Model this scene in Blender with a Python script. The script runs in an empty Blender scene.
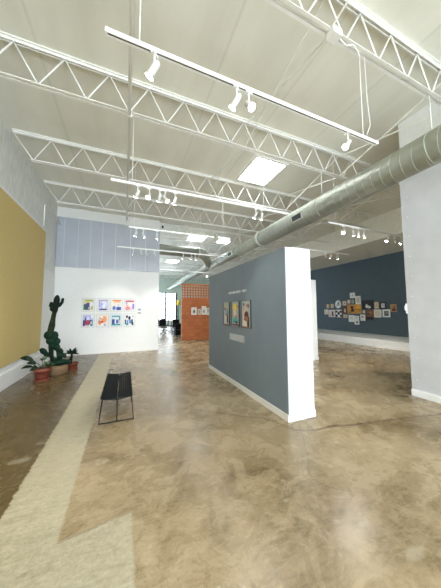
import bpy, bmesh, math, random
from mathutils import Vector, Matrix
random.seed(7)
PI = math.pi
SC = bpy.context.scene
COL = SC.collection

# ------------------------------------------------------------------ camera
cam_d = bpy.data.cameras.new('camera'); cam = bpy.data.objects.new('camera', cam_d); COL.objects.link(cam)
yaw, pitch, roll = math.radians(22.4817), math.radians(4.1263), math.radians(-0.1454)
f_ = Vector((math.sin(yaw)*math.cos(pitch), math.cos(yaw)*math.cos(pitch), math.sin(pitch)))
r_ = Vector((math.cos(yaw), -math.sin(yaw), 0)); u_ = r_.cross(f_)
rr = r_*math.cos(roll)+u_*math.sin(roll); uu = u_*math.cos(roll)-r_*math.sin(roll)
m = Matrix((rr, uu, -f_)).transposed().to_4x4(); m.translation = Vector((0, 0, 1.65))
cam.matrix_world = m
cam_d.sensor_fit = 'VERTICAL'; cam_d.sensor_height = 36; cam_d.sensor_width = 27
cam_d.lens = 36*229.013/588; cam_d.clip_start = .05; cam_d.clip_end = 200
SC.camera = cam

# ------------------------------------------------------------------ world, exposure
w = bpy.data.worlds.new('world'); SC.world = w; w.use_nodes = True
bg = w.node_tree.nodes['Background']; bg.inputs[0].default_value = (.75, .87, 1, 1); bg.inputs[1].default_value = 2.0
vs = SC.view_settings; vs.view_transform = 'Standard'; vs.look = 'None'; vs.gamma = 1; vs.use_curve_mapping = False
vs.exposure = 1.10
try:
    SC.cycles.use_denoising = True; SC.cycles.denoiser = 'OPENIMAGEDENOISE'
    SC.cycles.max_bounces = 10; SC.cycles.diffuse_bounces = 7; SC.cycles.sample_clamp_indirect = 6
except Exception: pass

def area(name, loc, rot, sx, sy, energy, color):
    l = bpy.data.lights.new(name, 'AREA'); l.shape = 'RECTANGLE'; l.size = sx; l.size_y = sy
    l.energy = energy; l.color = color
    o = bpy.data.objects.new(name, l); o.location = loc; o.rotation_euler = rot; COL.objects.link(o); return o
# daylight through the glazed front behind the camera, plus an added lamp for the far hall
area('front_window_daylight', (.9, -6.9, 2.6), (PI/2+.20, 0, 0), 6.4, 4.6, 500, (.82, .91, 1))
area('far_hall_fill', (-2.3, 18.0, 2.0), (PI/2, 0, -PI/2), 10, 3.0, 300, (.62, .80, 1))  # added cool fill brightening the far hall; this wall has no window
SKY_E = 12.0

# ------------------------------------------------------------------ materials
def nodes(mt):
    mt.use_nodes = True; return mt.node_tree, mt.node_tree.nodes, mt.node_tree.links
def mat(name, col, rough=.6, metal=0, amt=.06, scale=12, bump=0, bscale=40, emit=None, estr=0, coat=0, alpha=1, stretch=None):
    mt = bpy.data.materials.new(name); nt, N, L = nodes(mt); b = N['Principled BSDF']
    b.inputs['Roughness'].default_value = rough; b.inputs['Metallic'].default_value = metal
    tc = N.new('ShaderNodeTexCoord'); src = tc.outputs['Object']
    if stretch:
        mp = N.new('ShaderNodeMapping'); mp.inputs['Scale'].default_value = stretch; L.new(src, mp.inputs['Vector']); src = mp.outputs['Vector']
    n = N.new('ShaderNodeTexNoise'); n.inputs['Scale'].default_value = scale; n.inputs['Detail'].default_value = 5; L.new(src, n.inputs['Vector'])
    r = N.new('ShaderNodeValToRGB'); L.new(n.outputs['Fac'], r.inputs['Fac'])
    lo = [max(0, c*(1-amt*2)) for c in col]; hi = [min(1, c*(1+amt*2)) for c in col]
    r.color_ramp.elements[0].position = .3; r.color_ramp.elements[0].color = (*lo, 1)
    r.color_ramp.elements[1].position = .7; r.color_ramp.elements[1].color = (*hi, 1)
    L.new(r.outputs['Color'], b.inputs['Base Color'])
    if bump:
        n2 = N.new('ShaderNodeTexNoise'); n2.inputs['Scale'].default_value = bscale; n2.inputs['Detail'].default_value = 4; L.new(src, n2.inputs['Vector'])
        bp = N.new('ShaderNodeBump'); bp.inputs['Strength'].default_value = bump; bp.inputs['Distance'].default_value = .02
        L.new(n2.outputs['Fac'], bp.inputs['Height']); L.new(bp.outputs['Normal'], b.inputs['Normal'])
    if emit: b.inputs['Emission Color'].default_value = (*emit, 1); b.inputs['Emission Strength'].default_value = estr
    if coat: b.inputs['Coat Weight'].default_value = coat; b.inputs['Coat Roughness'].default_value = .2
    return mt
M = {}
M['white'] = mat('white_paint', (.80, .81, .80), .55, amt=.01)
M['trimw'] = mat('white_trim_paint', (.82, .82, .81), .4, amt=.01)
M['steel'] = mat('white_steel_paint', (.84, .84, .80), .45, amt=.02)
M['can'] = mat('white_lamp_can', (.62, .62, .60), .4, amt=.01)
M['rail'] = mat('white_rail_enamel', (.88, .88, .86), .35, amt=.01)
M['groove'] = mat('rail_groove', (.05, .05, .05), .6)
M['masonry'] = mat('painted_masonry', (.72, .74, .71), .7, amt=.05, scale=4, bump=.5, bscale=14, stretch=(1, 3, 1))
M['gold'] = mat('gold_fabric', (.58, .45, .18), .85, amt=.05, scale=60, bump=.2, bscale=220)
M['blue'] = mat('slate_blue_paint', (.182, .232, .285), .6, amt=.02, scale=3)
M['navy'] = mat('deep_slate_paint', (.060, .092, .110), .6, amt=.03, scale=3)
M['upper'] = mat('cream_upper_wall', (.84, .81, .70), .7, amt=.03)
M['sage'] = mat('sage_wall', (.56, .66, .56), .7, amt=.02)
M['poly'] = mat('polycarbonate_sheet', (.45, .485, .55), .22, amt=.03, scale=2, coat=.4)
M['polyl'] = mat('pale_polycarbonate_sheet', (.56, .57, .59), .3, amt=.03, scale=3, coat=.3)
M['rib'] = mat('sheet_rib', (.56, .60, .66), .3, amt=.01)
M['screw'] = mat('screw_head', (.78, .78, .78), .3, metal=.3)
M['duct'] = mat('galvanised_duct', (.34, .36, .30), .45, metal=.3, amt=.04, scale=6)
M['seam'] = mat('duct_seam', (.52, .54, .48), .4, metal=.2)
M['dark'] = mat('dark_grille', (.03, .035, .04), .5)
M['slate'] = mat('charcoal_slats', (.008, .010, .012), .85, amt=.15, scale=20, stretch=(8, 1, 8), bump=.3, bscale=60)
M['blackm'] = mat('black_powder_coat', (.004, .004, .005), .5)
M['terra'] = mat('terracotta', (.15, .030, .015), .6, amt=.1)
M['terral'] = mat('terracotta_band', (.22, .055, .03), .6, amt=.1)
M['soil'] = mat('soil', (.05, .035, .02), .95, amt=.3, scale=60, bump=.6)
M['leaf'] = mat('dark_leaf', (.008, .022, .010), .4, amt=.25, scale=10)
M['leaf2'] = mat('bright_leaf', (.07, .13, .05), .45, amt=.2, scale=10)
M['cactus'] = mat('cactus_skin', (.006, .013, .009), .6, amt=.3, scale=25, bump=.6, bscale=70)
M['pad'] = mat('cactus_pad', (.005, .026, .014), .55, amt=.3, scale=22, bump=.5, bscale=60)
M['bark'] = mat('woody_cactus_stem', (.022, .030, .014), .8, amt=.3, scale=25, bump=.6)
M['paper'] = mat('mat_board', (.80, .80, .78), .8, amt=.01)
M['cream'] = mat('cream_mat_board', (.62, .54, .40), .8, amt=.03)
M['fw'] = mat('white_frame', (.84, .84, .82), .4, amt=.01)
M['fg'] = mat('shadow_toned_white_frame', (.58, .60, .62), .4, amt=.01)  # white frame greyed to stand in for the shadow outlining its edges
M['fb'] = mat('black_frame', (.02, .02, .02), .4)
M['ft'] = mat('tan_wood_frame', (.46, .30, .17), .5, amt=.1)
M['fbr'] = mat('brown_wood_frame', (.16, .07, .03), .5, amt=.1)
M['wood'] = mat('desk_wood', (.32, .16, .08), .5, amt=.15)
M['yellow'] = mat('yellow_shade', (.85, .62, .06), .5)
M['vinyl'] = mat('white_vinyl', (.75, .77, .78), .5)
M['vinylg'] = mat('pale_grey_vinyl', (.33, .38, .42), .5, amt=.15, scale=90)
M['lens'] = mat('lit_lamp_lens', (1, .98, .93), .3, emit=(1, .96, .88), estr=30)
M['off'] = mat('unlit_lamp_lens', (.25, .25, .24), .2)
M['sky'] = mat('skylight_diffuser', (.95, .97, 1), .3, emit=(.94, .97, 1), estr=SKY_E)
M['glass'] = mat('bright_window_pane', (.9, .95, 1), .1, emit=(.80, .90, 1), estr=2.8)
M['skin'] = M['fw']

for k_ in ('cactus', 'pad', 'bark', 'slate', 'leaf', 'blackm'): M[k_].node_tree.nodes['Principled BSDF'].inputs['Specular IOR Level'].default_value = .15

def rgb_mat():
    mt = bpy.data.materials.new('printed_ink'); nt, N, L = nodes(mt); b = N['Principled BSDF']
    a = N.new('ShaderNodeAttribute'); a.attribute_name = 'ink'; L.new(a.outputs['Color'], b.inputs['Base Color'])
    b.inputs['Roughness'].default_value = .6
    return mt
M['ink'] = rgb_mat()

def brick_mat():
    mt = bpy.data.materials.new('orange_clay_block'); nt, N, L = nodes(mt); b = N['Principled BSDF']; b.inputs['Roughness'].default_value = .75
    tc = N.new('ShaderNodeTexCoord'); mp = N.new('ShaderNodeMapping'); mp.inputs['Rotation'].default_value = (PI/2, 0, 0)
    L.new(tc.outputs['Object'], mp.inputs['Vector'])
    br = N.new('ShaderNodeTexBrick'); L.new(mp.outputs['Vector'], br.inputs['Vector'])
    br.inputs['Color1'].default_value = (.40, .115, .035, 1); br.inputs['Color2'].default_value = (.50, .16, .05, 1)
    br.inputs['Mortar'].default_value = (.33, .10, .035, 1); br.inputs['Scale'].default_value = 1
    br.inputs['Brick Width'].default_value = .3; br.inputs['Row Height'].default_value = .2; br.inputs['Mortar Size'].default_value = .01
    L.new(br.outputs['Color'], b.inputs['Base Color']); return mt
M['brick'] = brick_mat()

def floor_mat():
    mt = bpy.data.materials.new('stained_concrete'); nt, N, L = nodes(mt); b = N['Principled BSDF']
    geo = N.new('ShaderNodeTexCoord'); P = geo.outputs['Object']
    sep = N.new('ShaderNodeSeparateXYZ'); L.new(P, sep.inputs[0]); X, Y = sep.outputs[0], sep.outputs[1]
    def mth(op, a, b_=None, c=None, clamp=False):
        n = N.new('ShaderNodeMath'); n.operation = op; n.use_clamp = clamp
        for i, v in enumerate((a, b_, c)):
            if v is None: continue
            if isinstance(v, (int, float)): n.inputs[i].default_value = v
            else: L.new(v, n.inputs[i])
        return n.outputs[0]
    def noise(sc, det=6, rough=.6, dist=0, off=0, stretch=None):
        mp = N.new('ShaderNodeMapping'); mp.inputs['Location'].default_value = (off, off*.7, 0)
        if stretch: mp.inputs['Scale'].default_value = stretch
        L.new(P, mp.inputs['Vector'])
        n = N.new('ShaderNodeTexNoise'); n.inputs['Scale'].default_value = sc; n.inputs['Detail'].default_value = det
        n.inputs['Roughness'].default_value = rough; n.inputs['Distortion'].default_value = dist
        L.new(mp.outputs['Vector'], n.inputs['Vector']); return n.outputs['Fac']
    def ss(v, a, c):
        n = N.new('ShaderNodeMapRange'); n.interpolation_type = 'SMOOTHSTEP'; n.inputs['From Min'].default_value = a; n.inputs['From Max'].default_value = c
        L.new(v, n.inputs['Value']); return n.outputs[0]
    def mix(fac, c1, c2):
        n = N.new('ShaderNodeMix'); n.data_type = 'RGBA'
        if isinstance(fac, (int, float)): n.inputs[0].default_value = fac
        else: L.new(fac, n.inputs[0])
        for i, c in ((6, c1), (7, c2)):
            if isinstance(c, tuple): n.inputs[i].default_value = (*c, 1)
            else: L.new(c, n.inputs[i])
        return n.outputs[2]
    big = noise(.8, 7, .62, .6); med = noise(3.2, 8, .68, .9, 11); fine = noise(16, 8, .72, .3, 5)
    vf = noise(48, 6, .75, .2, 3); strk = noise(5, 8, .75, 1.4, 21, (1.0, 3.2, 1))
    t = mth('ADD', mth('MULTIPLY', big, .36), mth('ADD', mth('MULTIPLY', med, .22), mth('ADD', mth('MULTIPLY', strk, .20), mth('ADD', mth('MULTIPLY', fine, .14), mth('MULTIPLY', vf, .08)))))
    ramp = N.new('ShaderNodeValToRGB'); L.new(t, ramp.inputs['Fac']); e = ramp.color_ramp.elements
    e[0].position = .40; e[0].color = (.085, .055, .024, 1); e[1].position = .61; e[1].color = (.53, .43, .285, 1)
    for p, c in ((.43, (.17, .12, .058)), (.50, (.31, .235, .135)), (.57, (.42, .33, .205))):
        k = e.new(p); k.color = (*c, 1)
    base = ramp.outputs['Color']
    # darker stained bay left of the pale strip and near the far wall
    wob = mth('MULTIPLY', mth('SUBTRACT', fine, .5), .09)
    Xw = mth('ADD', X, wob); Yw = mth('ADD', Y, wob)
    lz = mth('SUBTRACT', 1, ss(Xw, -.885, -.86))
    base = mix(mth('MULTIPLY', lz, mth('ADD', .42, mth('MULTIPLY', strk, .85))), base, (.080, .054, .021))
    # soft darker band towards the middle of the hall
    band = mth('MULTIPLY', mth('MULTIPLY', ss(Y, 3.0, 5.2), mth('SUBTRACT', 1, ss(Xw, 1.15, 1.35))), mth('SUBTRACT', 1, lz))
    base = mix(mth('MULTIPLY', band, .32), base, (.17, .115, .06))
    # the pale patched strip
    inx = mth('MULTIPLY', ss(Xw, -.885, -.865), mth('SUBTRACT', 1, ss(Xw, -.42, -.40)))
    inx = mth('MULTIPLY', inx, mth('SUBTRACT', 1, ss(Y, 9.6, 10.1)))
    near = mth('MULTIPLY', mth('MULTIPLY', ss(Xw, -.885, -.865), mth('SUBTRACT', 1, ss(Xw, .08, .10))), mth('SUBTRACT', 1, ss(mth('SUBTRACT', Yw, mth('MULTIPLY', X, .16)), 2.125, 2.145)))
    strip = mth('MAXIMUM', inx, near)
    sr = N.new('ShaderNodeValToRGB'); L.new(mth('ADD', mth('MULTIPLY', strk, .4), mth('ADD', mth('MULTIPLY', fine, .3), mth('MULTIPLY', vf, .3))), sr.inputs['Fac'])
    sr.color_ramp.elements[0].position = .35; sr.color_ramp.elements[0].color = (.27, .24, .155, 1)
    sr.color_ramp.elements[1].position = .65; sr.color_ramp.elements[1].color = (.57, .52, .39, 1)
    base = mix(mth('MULTIPLY', strip, .88), base, sr.outputs['Color'])
    # pale spall marks
    v = N.new('ShaderNodeTexNoise'); v.inputs['Scale'].default_value = 2.3; v.inputs['Detail'].default_value = 3; L.new(P, v.inputs['Vector'])
    sp = mth('MULTIPLY', ss(v.outputs['Fac'], .66, .70), ss(fine, .45, .6))
    base = mix(mth('MULTIPLY', sp, .5), base, (.60, .57, .47))
    for (sx, sy, sr_) in ((1.86, 1.05, .10), (1.75, 1.33, .05), (1.34, 1.74, .04), (-1.04, 3.30, .13), (-.93, 3.62, .07), (-.95, 4.3, .06)):
        dx = mth('SUBTRACT', X, sx); dy = mth('SUBTRACT', Y, sy)
        d = mth('ADD', mth('SQRT', mth('ADD', mth('MULTIPLY', dx, dx), mth('MULTIPLY', mth('MULTIPLY', dy, dy), 5))), mth('MULTIPLY', mth('SUBTRACT', fine, .5), .16))
        base = mix(mth('MULTIPLY', mth('SUBTRACT', 1, ss(d, sr_*.7, sr_)), .24), base, (.60, .56, .45))
    # cracks as curves in plan
    def crack(axis, pts, a0, a1, width, s, wig=.1):
        c = N.new('ShaderNodeFloatCurve'); u, vv = (X, Y) if axis == 'x' else (Y, X)
        un = mth('DIVIDE', mth('SUBTRACT', u, a0), a1-a0, clamp=True); L.new(un, c.inputs['Value'])
        cu = c.mapping.curves[0]
        for i, (p, q) in enumerate(pts):
            xx = (p-a0)/(a1-a0); yy = q/6
            if i < 2: cu.points[i].location = (xx, yy)
            else: cu.points.new(xx, yy)
        c.mapping.update()
        d = mth('ABSOLUTE', mth('ADD', mth('SUBTRACT', vv, mth('MULTIPLY', c.outputs[0], 6)), mth('MULTIPLY', mth('SUBTRACT', med, .5), wig)))
        inside = mth('MULTIPLY', mth('GREATER_THAN', u, a0), mth('LESS_THAN', u, a1))
        return mth('MULTIPLY', mth('MULTIPLY', mth('SUBTRACT', 1, ss(d, width*.3, width)), inside), s)
    c1 = crack('x', [(.94, 3.96), (4.9, 2.08), (1.39, 3.61), (1.7, 3.32), (2.06, 3.03), (2.2, 2.68), (2.81, 2.52), (3.19, 2.42), (4.0, 2.28)], .94, 4.9, .030, .85)
    c2 = crack('y', [(1.5, 2.1), (2.65, 2.3), (1.8, 1.75), (2.2, 2.0)], 1.5, 2.65, .015, .45)
    base = mix(mth('MAXIMUM', c1, c2), base, (.10, .06, .035))
    # slab joints
    jx = mth('ABSOLUTE', mth('SUBTRACT', Y, 2.12)); 
    e1 = mth('MULTIPLY', mth('MULTIPLY', mth('SUBTRACT', 1, ss(mth('ABSOLUTE', mth('SUBTRACT', mth('SUBTRACT', Yw, mth('MULTIPLY', X, .16)), 2.13)), .004, .018)), mth('GREATER_THAN', X, -.4)), mth('LESS_THAN', X, .09))
    base = mix(mth('MULTIPLY', e1, .6), base, (.22, .17, .11))
    L.new(base, b.inputs['Base Color'])
    ro = mth('ADD', mth('ADD', .15, mth('MULTIPLY', med, .24)), mth('MULTIPLY', strip, .18))
    L.new(ro, b.inputs['Roughness']); b.inputs['Specular IOR Level'].default_value = .38
    bp = N.new('ShaderNodeBump'); bp.inputs['Strength'].default_value = .12; bp.inputs['Distance'].default_value = .01
    L.new(mth('ADD', fine, med), bp.inputs['Height']); L.new(bp.outputs['Normal'], b.inputs['Normal'])
    return mt
M['floor'] = floor_mat()

def ceil_mat():
    mt = bpy.data.materials.new('painted_metal_deck'); nt, N, L = nodes(mt); b = N['Principled BSDF']; b.inputs['Roughness'].default_value = .6
    tc = N.new('ShaderNodeTexCoord')
    w_ = N.new('ShaderNodeTexWave'); w_.wave_type = 'BANDS'; w_.bands_direction = 'X'; w_.inputs['Scale'].default_value = .24; w_.inputs['Distortion'].default_value = .0
    L.new(tc.outputs['Object'], w_.inputs['Vector'])
    n = N.new('ShaderNodeTexNoise'); n.inputs['Scale'].default_value = 1.2; n.inputs['Detail'].default_value = 5
    mp = N.new('ShaderNodeMapping'); mp.inputs['Scale'].default_value = (2.2, .5, 1); L.new(tc.outputs['Object'], mp.inputs['Vector']); L.new(mp.outputs['Vector'], n.inputs['Vector'])
    r = N.new('ShaderNodeValToRGB'); L.new(n.outputs['Fac'], r.inputs['Fac'])
    r.color_ramp.elements[0].position = .3; r.color_ramp.elements[0].color = (.73, .725, .635, 1)
    r.color_ramp.elements[1].position = .7; r.color_ramp.elements[1].color = (.82, .815, .73, 1)
    r2 = N.new('ShaderNodeValToRGB'); L.new(w_.outputs['Fac'], r2.inputs['Fac'])
    r2.color_ramp.elements[0].position = 0; r2.color_ramp.elements[0].color = (.90, .90, .90, 1)
    r2.color_ramp.elements[1].position = .004; r2.color_ramp.elements[1].color = (1, 1, 1, 1)
    mx = N.new('ShaderNodeMix'); mx.data_type = 'RGBA'; mx.blend_type = 'MULTIPLY'; mx.inputs[0].default_value = 1
    L.new(r.outputs['Color'], mx.inputs[6]); L.new(r2.outputs['Color'], mx.inputs[7]); L.new(mx.outputs[2], b.inputs['Base Color'])
    return mt
M['ceil'] = ceil_mat()

# ------------------------------------------------------------------ mesh builder
class MB:
    def __init__(s): s.v = []; s.f = []; s.c = []; s.sm = []
    def quad(s, pts, col=None, smooth=False):
        n = len(s.v); s.v += [tuple(p) for p in pts]; s.f.append(tuple(range(n, n+len(pts)))); s.c.append(col); s.sm.append(smooth); return s
    def box(s, lo, hi, R=None, o=(0, 0, 0), col=None):
        x0, y0, z0 = lo; x1, y1, z1 = hi; P = [Vector(p) for p in ((x0,y0,z0),(x1,y0,z0),(x1,y1,z0),(x0,y1,z0),(x0,y0,z1),(x1,y0,z1),(x1,y1,z1),(x0,y1,z1))]
        if R is not None: P = [R @ p + Vector(o) for p in P]
        n = len(s.v); s.v += [tuple(p) for p in P]
        for q in ((0,3,2,1),(4,5,6,7),(0,1,5,4),(1,2,6,5),(2,3,7,6),(3,0,4,7)): s.f.append(tuple(n+i for i in q)); s.c.append(col); s.sm.append(False)
        return s
    def bar(s, a, b, w, h, up=(0, 0, 1)):
        a, b = Vector(a), Vector(b); d = (b-a).normalized(); up = Vector(up)
        if abs(d.dot(up)) > .98: up = Vector((0, 1, 0))
        x = d.cross(up).normalized(); z = x.cross(d)
        P = [p + x*sx*w/2 + z*sz*h/2 for p in (a, b) for sx, sz in ((-1,-1),(1,-1),(1,1),(-1,1))]
        n = len(s.v); s.v += [tuple(p) for p in P]
        for q in ((3,2,1,0),(4,5,6,7),(0,1,5,4),(1,2,6,5),(2,3,7,6),(3,0,4,7)): s.f.append(tuple(n+i for i in q)); s.c.append(None); s.sm.append(False)
        return s
    def tube(s, pts, rad, n=12, cap=True):
        pts = [Vector(p) for p in pts]; rad = rad if isinstance(rad, (list, tuple)) else [rad]*len(pts)
        base = len(s.v); prev = None
        for i, p in enumerate(pts):
            d = (pts[min(i+1, len(pts)-1)]-pts[max(i-1, 0)]).normalized()
            if prev is None:
                a = Vector((0, 0, 1)) if abs(d.z) < .9 else Vector((1, 0, 0)); x = d.cross(a).normalized()
            else: x = (prev - d*prev.dot(d)).normalized()
            prev = x; y = d.cross(x)
            for k in range(n):
                t = 2*PI*k/n; s.v.append(tuple(p + (x*math.cos(t)+y*math.sin(t))*rad[i]))
        for i in range(len(pts)-1):
            for k in range(n):
                a = base+i*n+k; b = base+i*n+(k+1) % n; s.f.append((a, b, b+n, a+n)); s.c.append(None); s.sm.append(True)
        if cap:
            s.f.append(tuple(base+k for k in range(n-1, -1, -1))); s.c.append(None); s.sm.append(False)
            e = base+(len(pts)-1)*n; s.f.append(tuple(e+k for k in range(n))); s.c.append(None); s.sm.append(False)
        return s
    def lathe(s, prof, n=24, o=(0, 0, 0)):
        return s.tube([(o[0], o[1], o[2]+z+i*1e-5) for i, (r, z) in enumerate(prof)], [max(r, .0005) for r, z in prof], n) if all(prof[i+1][1] >= prof[i][1] for i in range(len(prof)-1)) else s._lathe(prof, n, o)
    def _lathe(s, prof, n=24, o=(0, 0, 0)):
        base = len(s.v)
        for r, z in prof:
            for k in range(n):
                t = 2*PI*k/n; s.v.append((o[0]+r*math.cos(t), o[1]+r*math.sin(t), o[2]+z))
        for i in range(len(prof)-1):
            for k in range(n):
                a = base+i*n+k; b = base+i*n+(k+1) % n; s.f.append((a, b, b+n, a+n)); s.c.append(None); s.sm.append(True)
        s.f.append(tuple(base+k for k in range(n-1, -1, -1))); s.c.append(None); s.sm.append(False)
        return s
    def ell(s, c, r, R=None, nu=14, nv=9):
        c = Vector(c); R = R or Matrix.Identity(3); base = len(s.v)
        for j in range(1, nv):
            ph = PI*j/nv
            for k in range(nu):
                t = 2*PI*k/nu; s.v.append(tuple(c + R @ Vector((r[0]*math.sin(ph)*math.cos(t), r[1]*math.sin(ph)*math.sin(t), r[2]*math.cos(ph)))))
        top = len(s.v); s.v.append(tuple(c + R @ Vector((0, 0, r[2])))); bot = len(s.v); s.v.append(tuple(c + R @ Vector((0, 0, -r[2]))))
        for j in range(nv-2):
            for k in range(nu):
                a = base+j*nu+k; b = base+j*nu+(k+1) % nu; s.f.append((a, a+nu, b+nu, b)); s.c.append(None); s.sm.append(True)
        for k in range(nu):
            s.f.append((top, base+k, base+(k+1) % nu)); s.c.append(None); s.sm.append(True)
            e = base+(nv-2)*nu; s.f.append((bot, e+(k+1) % nu, e+k)); s.c.append(None); s.sm.append(True)
        return s
    def build(s, name, m, parent=None, loc=None, bevel=0):
        me = bpy.data.meshes.new(name); me.from_pydata(s.v, [], s.f); me.materials.append(m)
        me.polygons.foreach_set('use_smooth', s.sm)
        if any(c is not None for c in s.c):
            a = me.color_attributes.new('ink', 'FLOAT_COLOR', 'CORNER')
            for p, c in zip(me.polygons, s.c):
                for li in p.loop_indices: a.data[li].color = (*(c or (.8, .8, .8)), 1)
        me.update()
        o = bpy.data.objects.new(name, me); COL.objects.link(o)
        if parent: o.parent = parent
        if loc: o.location = loc
        if bevel:
            bv = o.modifiers.new('bevel', 'BEVEL'); bv.width = bevel; bv.segments = 2; bv.limit_method = 'ANGLE'
        return o
def tag(o, label=None, cat=None, group=None, kind=None):
    if label: o['label'] = label
    if cat: o['category'] = cat
    if group: o['group'] = group
    if kind: o['kind'] = kind
    return o
def thing(name, label, cat, loc=(0, 0, 0), rz=0, group=None):
    o = bpy.data.objects.new(name, None); COL.objects.link(o); o.location = loc; o.rotation_euler = (0, 0, rz); o.empty_display_size = .1
    return tag(o, label, cat, group)
def struct(name, mb, m, bevel=0, label=None, cat=None):
    return tag(mb.build(name, m, bevel=bevel), label, cat, kind='structure')
def B(lo, hi): return MB().box(lo, hi)

# ------------------------------------------------------------------ the shell
XL, XR, YB, YF, H = -2.46, 12.7, -7.0, 26.0, 5.575
struct('floor', B((XL-.2, YB-.2, -.1), (XR+.2, YF+.2, 0)), M['floor'], label='polished mottled brown concrete floor with a pale patched strip', cat='floor')
struct('ceiling', B((XL-.2, YB-.2, H), (XR+.2, YF+.2, H+.1)), M['ceil'], label='cream painted metal deck ceiling above the white joists', cat='ceiling')
struct('wall_left', B((XL-.2, YB, 0), (XL, YF, H)), M['masonry'], label='grey textured masonry wall above the gold panel', cat='wall')
lw = MB().box((XL, YB, 0), (-2.345, 8.36, 4.17)).box((XL, 8.36, 0), (-2.44, 10.1, 3.02))
struct('wall_left_lining', lw, M['white'], label='white smooth lining on the lower left wall', cat='wall')
struct('wall_right', B((XR, YB, 0), (XR+.2, YF, 4.58)), M['upper'])
struct('wall_right_header', MB().box((9.62, YB, 4.68), (9.82, YF, H)).box((9.62, YB, 4.58), (XR+.2, YF, 4.68)), M['upper'], label='cream header wall and soffit above the deep blue wall', cat='wall')
struct('wall_right_panelling', B((XR-.04, 2.0, .0), (XR, YF, 4.58)), M['navy'], label='deep slate blue wall behind the salon hang', cat='wall')
struct('wall_back', MB().box((XL, YF, 0), (-.6, YF+.2, H)).box((-.6, YF, 0), (5.3, YF+.2, .5)).box((-.6, YF, 3.65), (5.3, YF+.2, H)).box((5.3, YF, 0), (XR, YF+.2, H)), M['sage'], label='pale sage green wall at the far end', cat='wall')
struct('wall_front', MB().box((XL, YB-.2, 0), (-2.1, YB, H)).box((-2.1, YB-.2, 0), (4.3, YB, .25)).box((-2.1, YB-.2, 4.95), (4.3, YB, H)).box((4.3, YB-.2, 0), (XR, YB, H)), M['white'])
fr = MB()
for k in range(9): x = -2.1+k*6.4/8; fr.box((x-.03, YB-.12, .25), (x+.03, YB-.04, 4.95))
struct('window_2', fr, M['blackm'])
# far window (named as setting): frame + pane
win = MB()
for k in range(6):
    x = -.6+k*5.9/5; win.box((x-.08, YF-.04, .5), (x+.08, YF+.04, 3.65))
    for j in (1, 2): win.box((x+j*.39-.03, YF-.02, .5), (x+j*.39+.03, YF+.02, 3.65)) if k < 5 else None
for z in (.5, 1.1, 1.75, 2.4, 3.0, 3.65): win.box((-.6, YF-.03, z-.035), (5.3, YF+.03, z+.035))
wf = struct('window_1', win, M['dark'], label='bright multi-pane window at the far end of the hall', cat='window')
MB().box((-.6, YF+.05, .5), (5.3, YF+.07, 3.65)).build('window_pane', M['glass'], wf)
# far white wall with polycarbonate clerestory
struct('wall_far_header', MB().box((XL, 10.06, 5.2), (1.3, 10.2, H)), M['white'], label='white header above the blue ribbed sheet', cat='wall')
struct('wall_far', MB().box((XL, 10.1, 0), (1.3, 10.2, 3.30)), M['white'], label='white partition wall behind the eight framed prints', cat='wall')
struct('baseboard_far', B((XL, 10.085, 0), (1.31, 10.1, .09)), M['trimw'])
struct('baseboard_left', MB().box((-2.345, YB, 0), (-2.318, 10.08, .30)).box((-2.345, YB, .30), (-2.310, 10.08, .345)), M['trimw'], bevel=.006, label='tall white moulded baseboard along the left wall', cat='baseboard')

pp = thing('polycarbonate_sheet', 'translucent grey blue ribbed sheet above the far white wall', 'sheet', (-.55, 10.1, 3.3))
MB().box((-1.90, -.04, 0), (1.85, .04, 1.9)).build('sheet', M['poly'], pp)
for x in (-2.2, -1.75, -1.33, -.91, -.44, .13, .72):
    MB().box((x+.55-.012, -.052, 0), (x+.55+.012, -.04, 1.9)).build('rib', M['rib'], pp)

# right panel wall near the camera
struct('wall_near_right', MB().box((5.25, -2.6, 0), (5.6, 2.80, H)), M['white'], label='white end of wall above the duct at right', cat='wall')
rp = thing('wall_cladding', 'pale grey translucent cladding screwed to the wall at right edge', 'cladding', (5.23, 2.79, .12))
MB().box((-.03, -5.4, 0), (.015, .02, 4.34)).build('sheet', M['polyl'], rp)
sc_ = MB()
for y in (-.08, -1.25, -2.4):
    for k in range(11): sc_.tube([(-.034, y-.02*(k % 2), .2+k*.4), (-.028, y-.02*(k % 2), .2+k*.4)], .012, 8)
s_ = sc_.build('screw_heads', M['screw'], rp); s_['kind'] = 'stuff'
for y in (-1.2, -2.4): MB().box((-.036, y-.006, 0), (-.03, y+.006, 4.34)).build('rib', M['screw'], rp)
struct('baseboard_near_right', B((5.175, -2.6, 0), (5.25, 2.815, .125)), M['trimw'], bevel=.004, label='white baseboard under the pale grey cladding', cat='baseboard')
hk = thing('wall_bracket', 'small white bracket on the left edge of the grey cladding', 'bracket', (5.19, 2.84, 1.58))
MB().box((0, -.03, 0), (.04, .0, .2)).build('plate', M['trimw'], hk, bevel=.01)
MB().tube([(.0, -.015, .05), (-.035, -.015, .08), (-.035, -.015, .14), (.0, -.015, .17)], .008, 8).build('hook', M['trimw'], hk)

# free-standing partitions
def partition(name, loc, w_, l_, h_, label, face):
    t = thing(name, label, 'partition wall', loc)
    MB().box((.012, 0, 0), (w_, l_, h_)).build('core', M['white'], t)
    MB().box((0, .006, 0), (.012, l_, h_)).build('painted_face', face, t)
    MB().box((-.014, -.014, 0), (0, l_+.014, .105)).box((0, -.014, 0), (w_+.014, 0, .105)).box((w_, 0, 0), (w_+.014, l_, .105)).build('baseboard', M['trimw'], t, bevel=.003)
    return t
partition('partition_wall', (2.27, 2.86, 0), .5, 3.5, 2.64, 'large slate blue partition with a white end, nearest of the freestanding walls', M['blue'])
partition('partition_wall', (5.52, 5.93, 0), .45, 3.4, 2.68, 'white ended partition seen just behind the slate blue partition', M['blue'])

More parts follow.
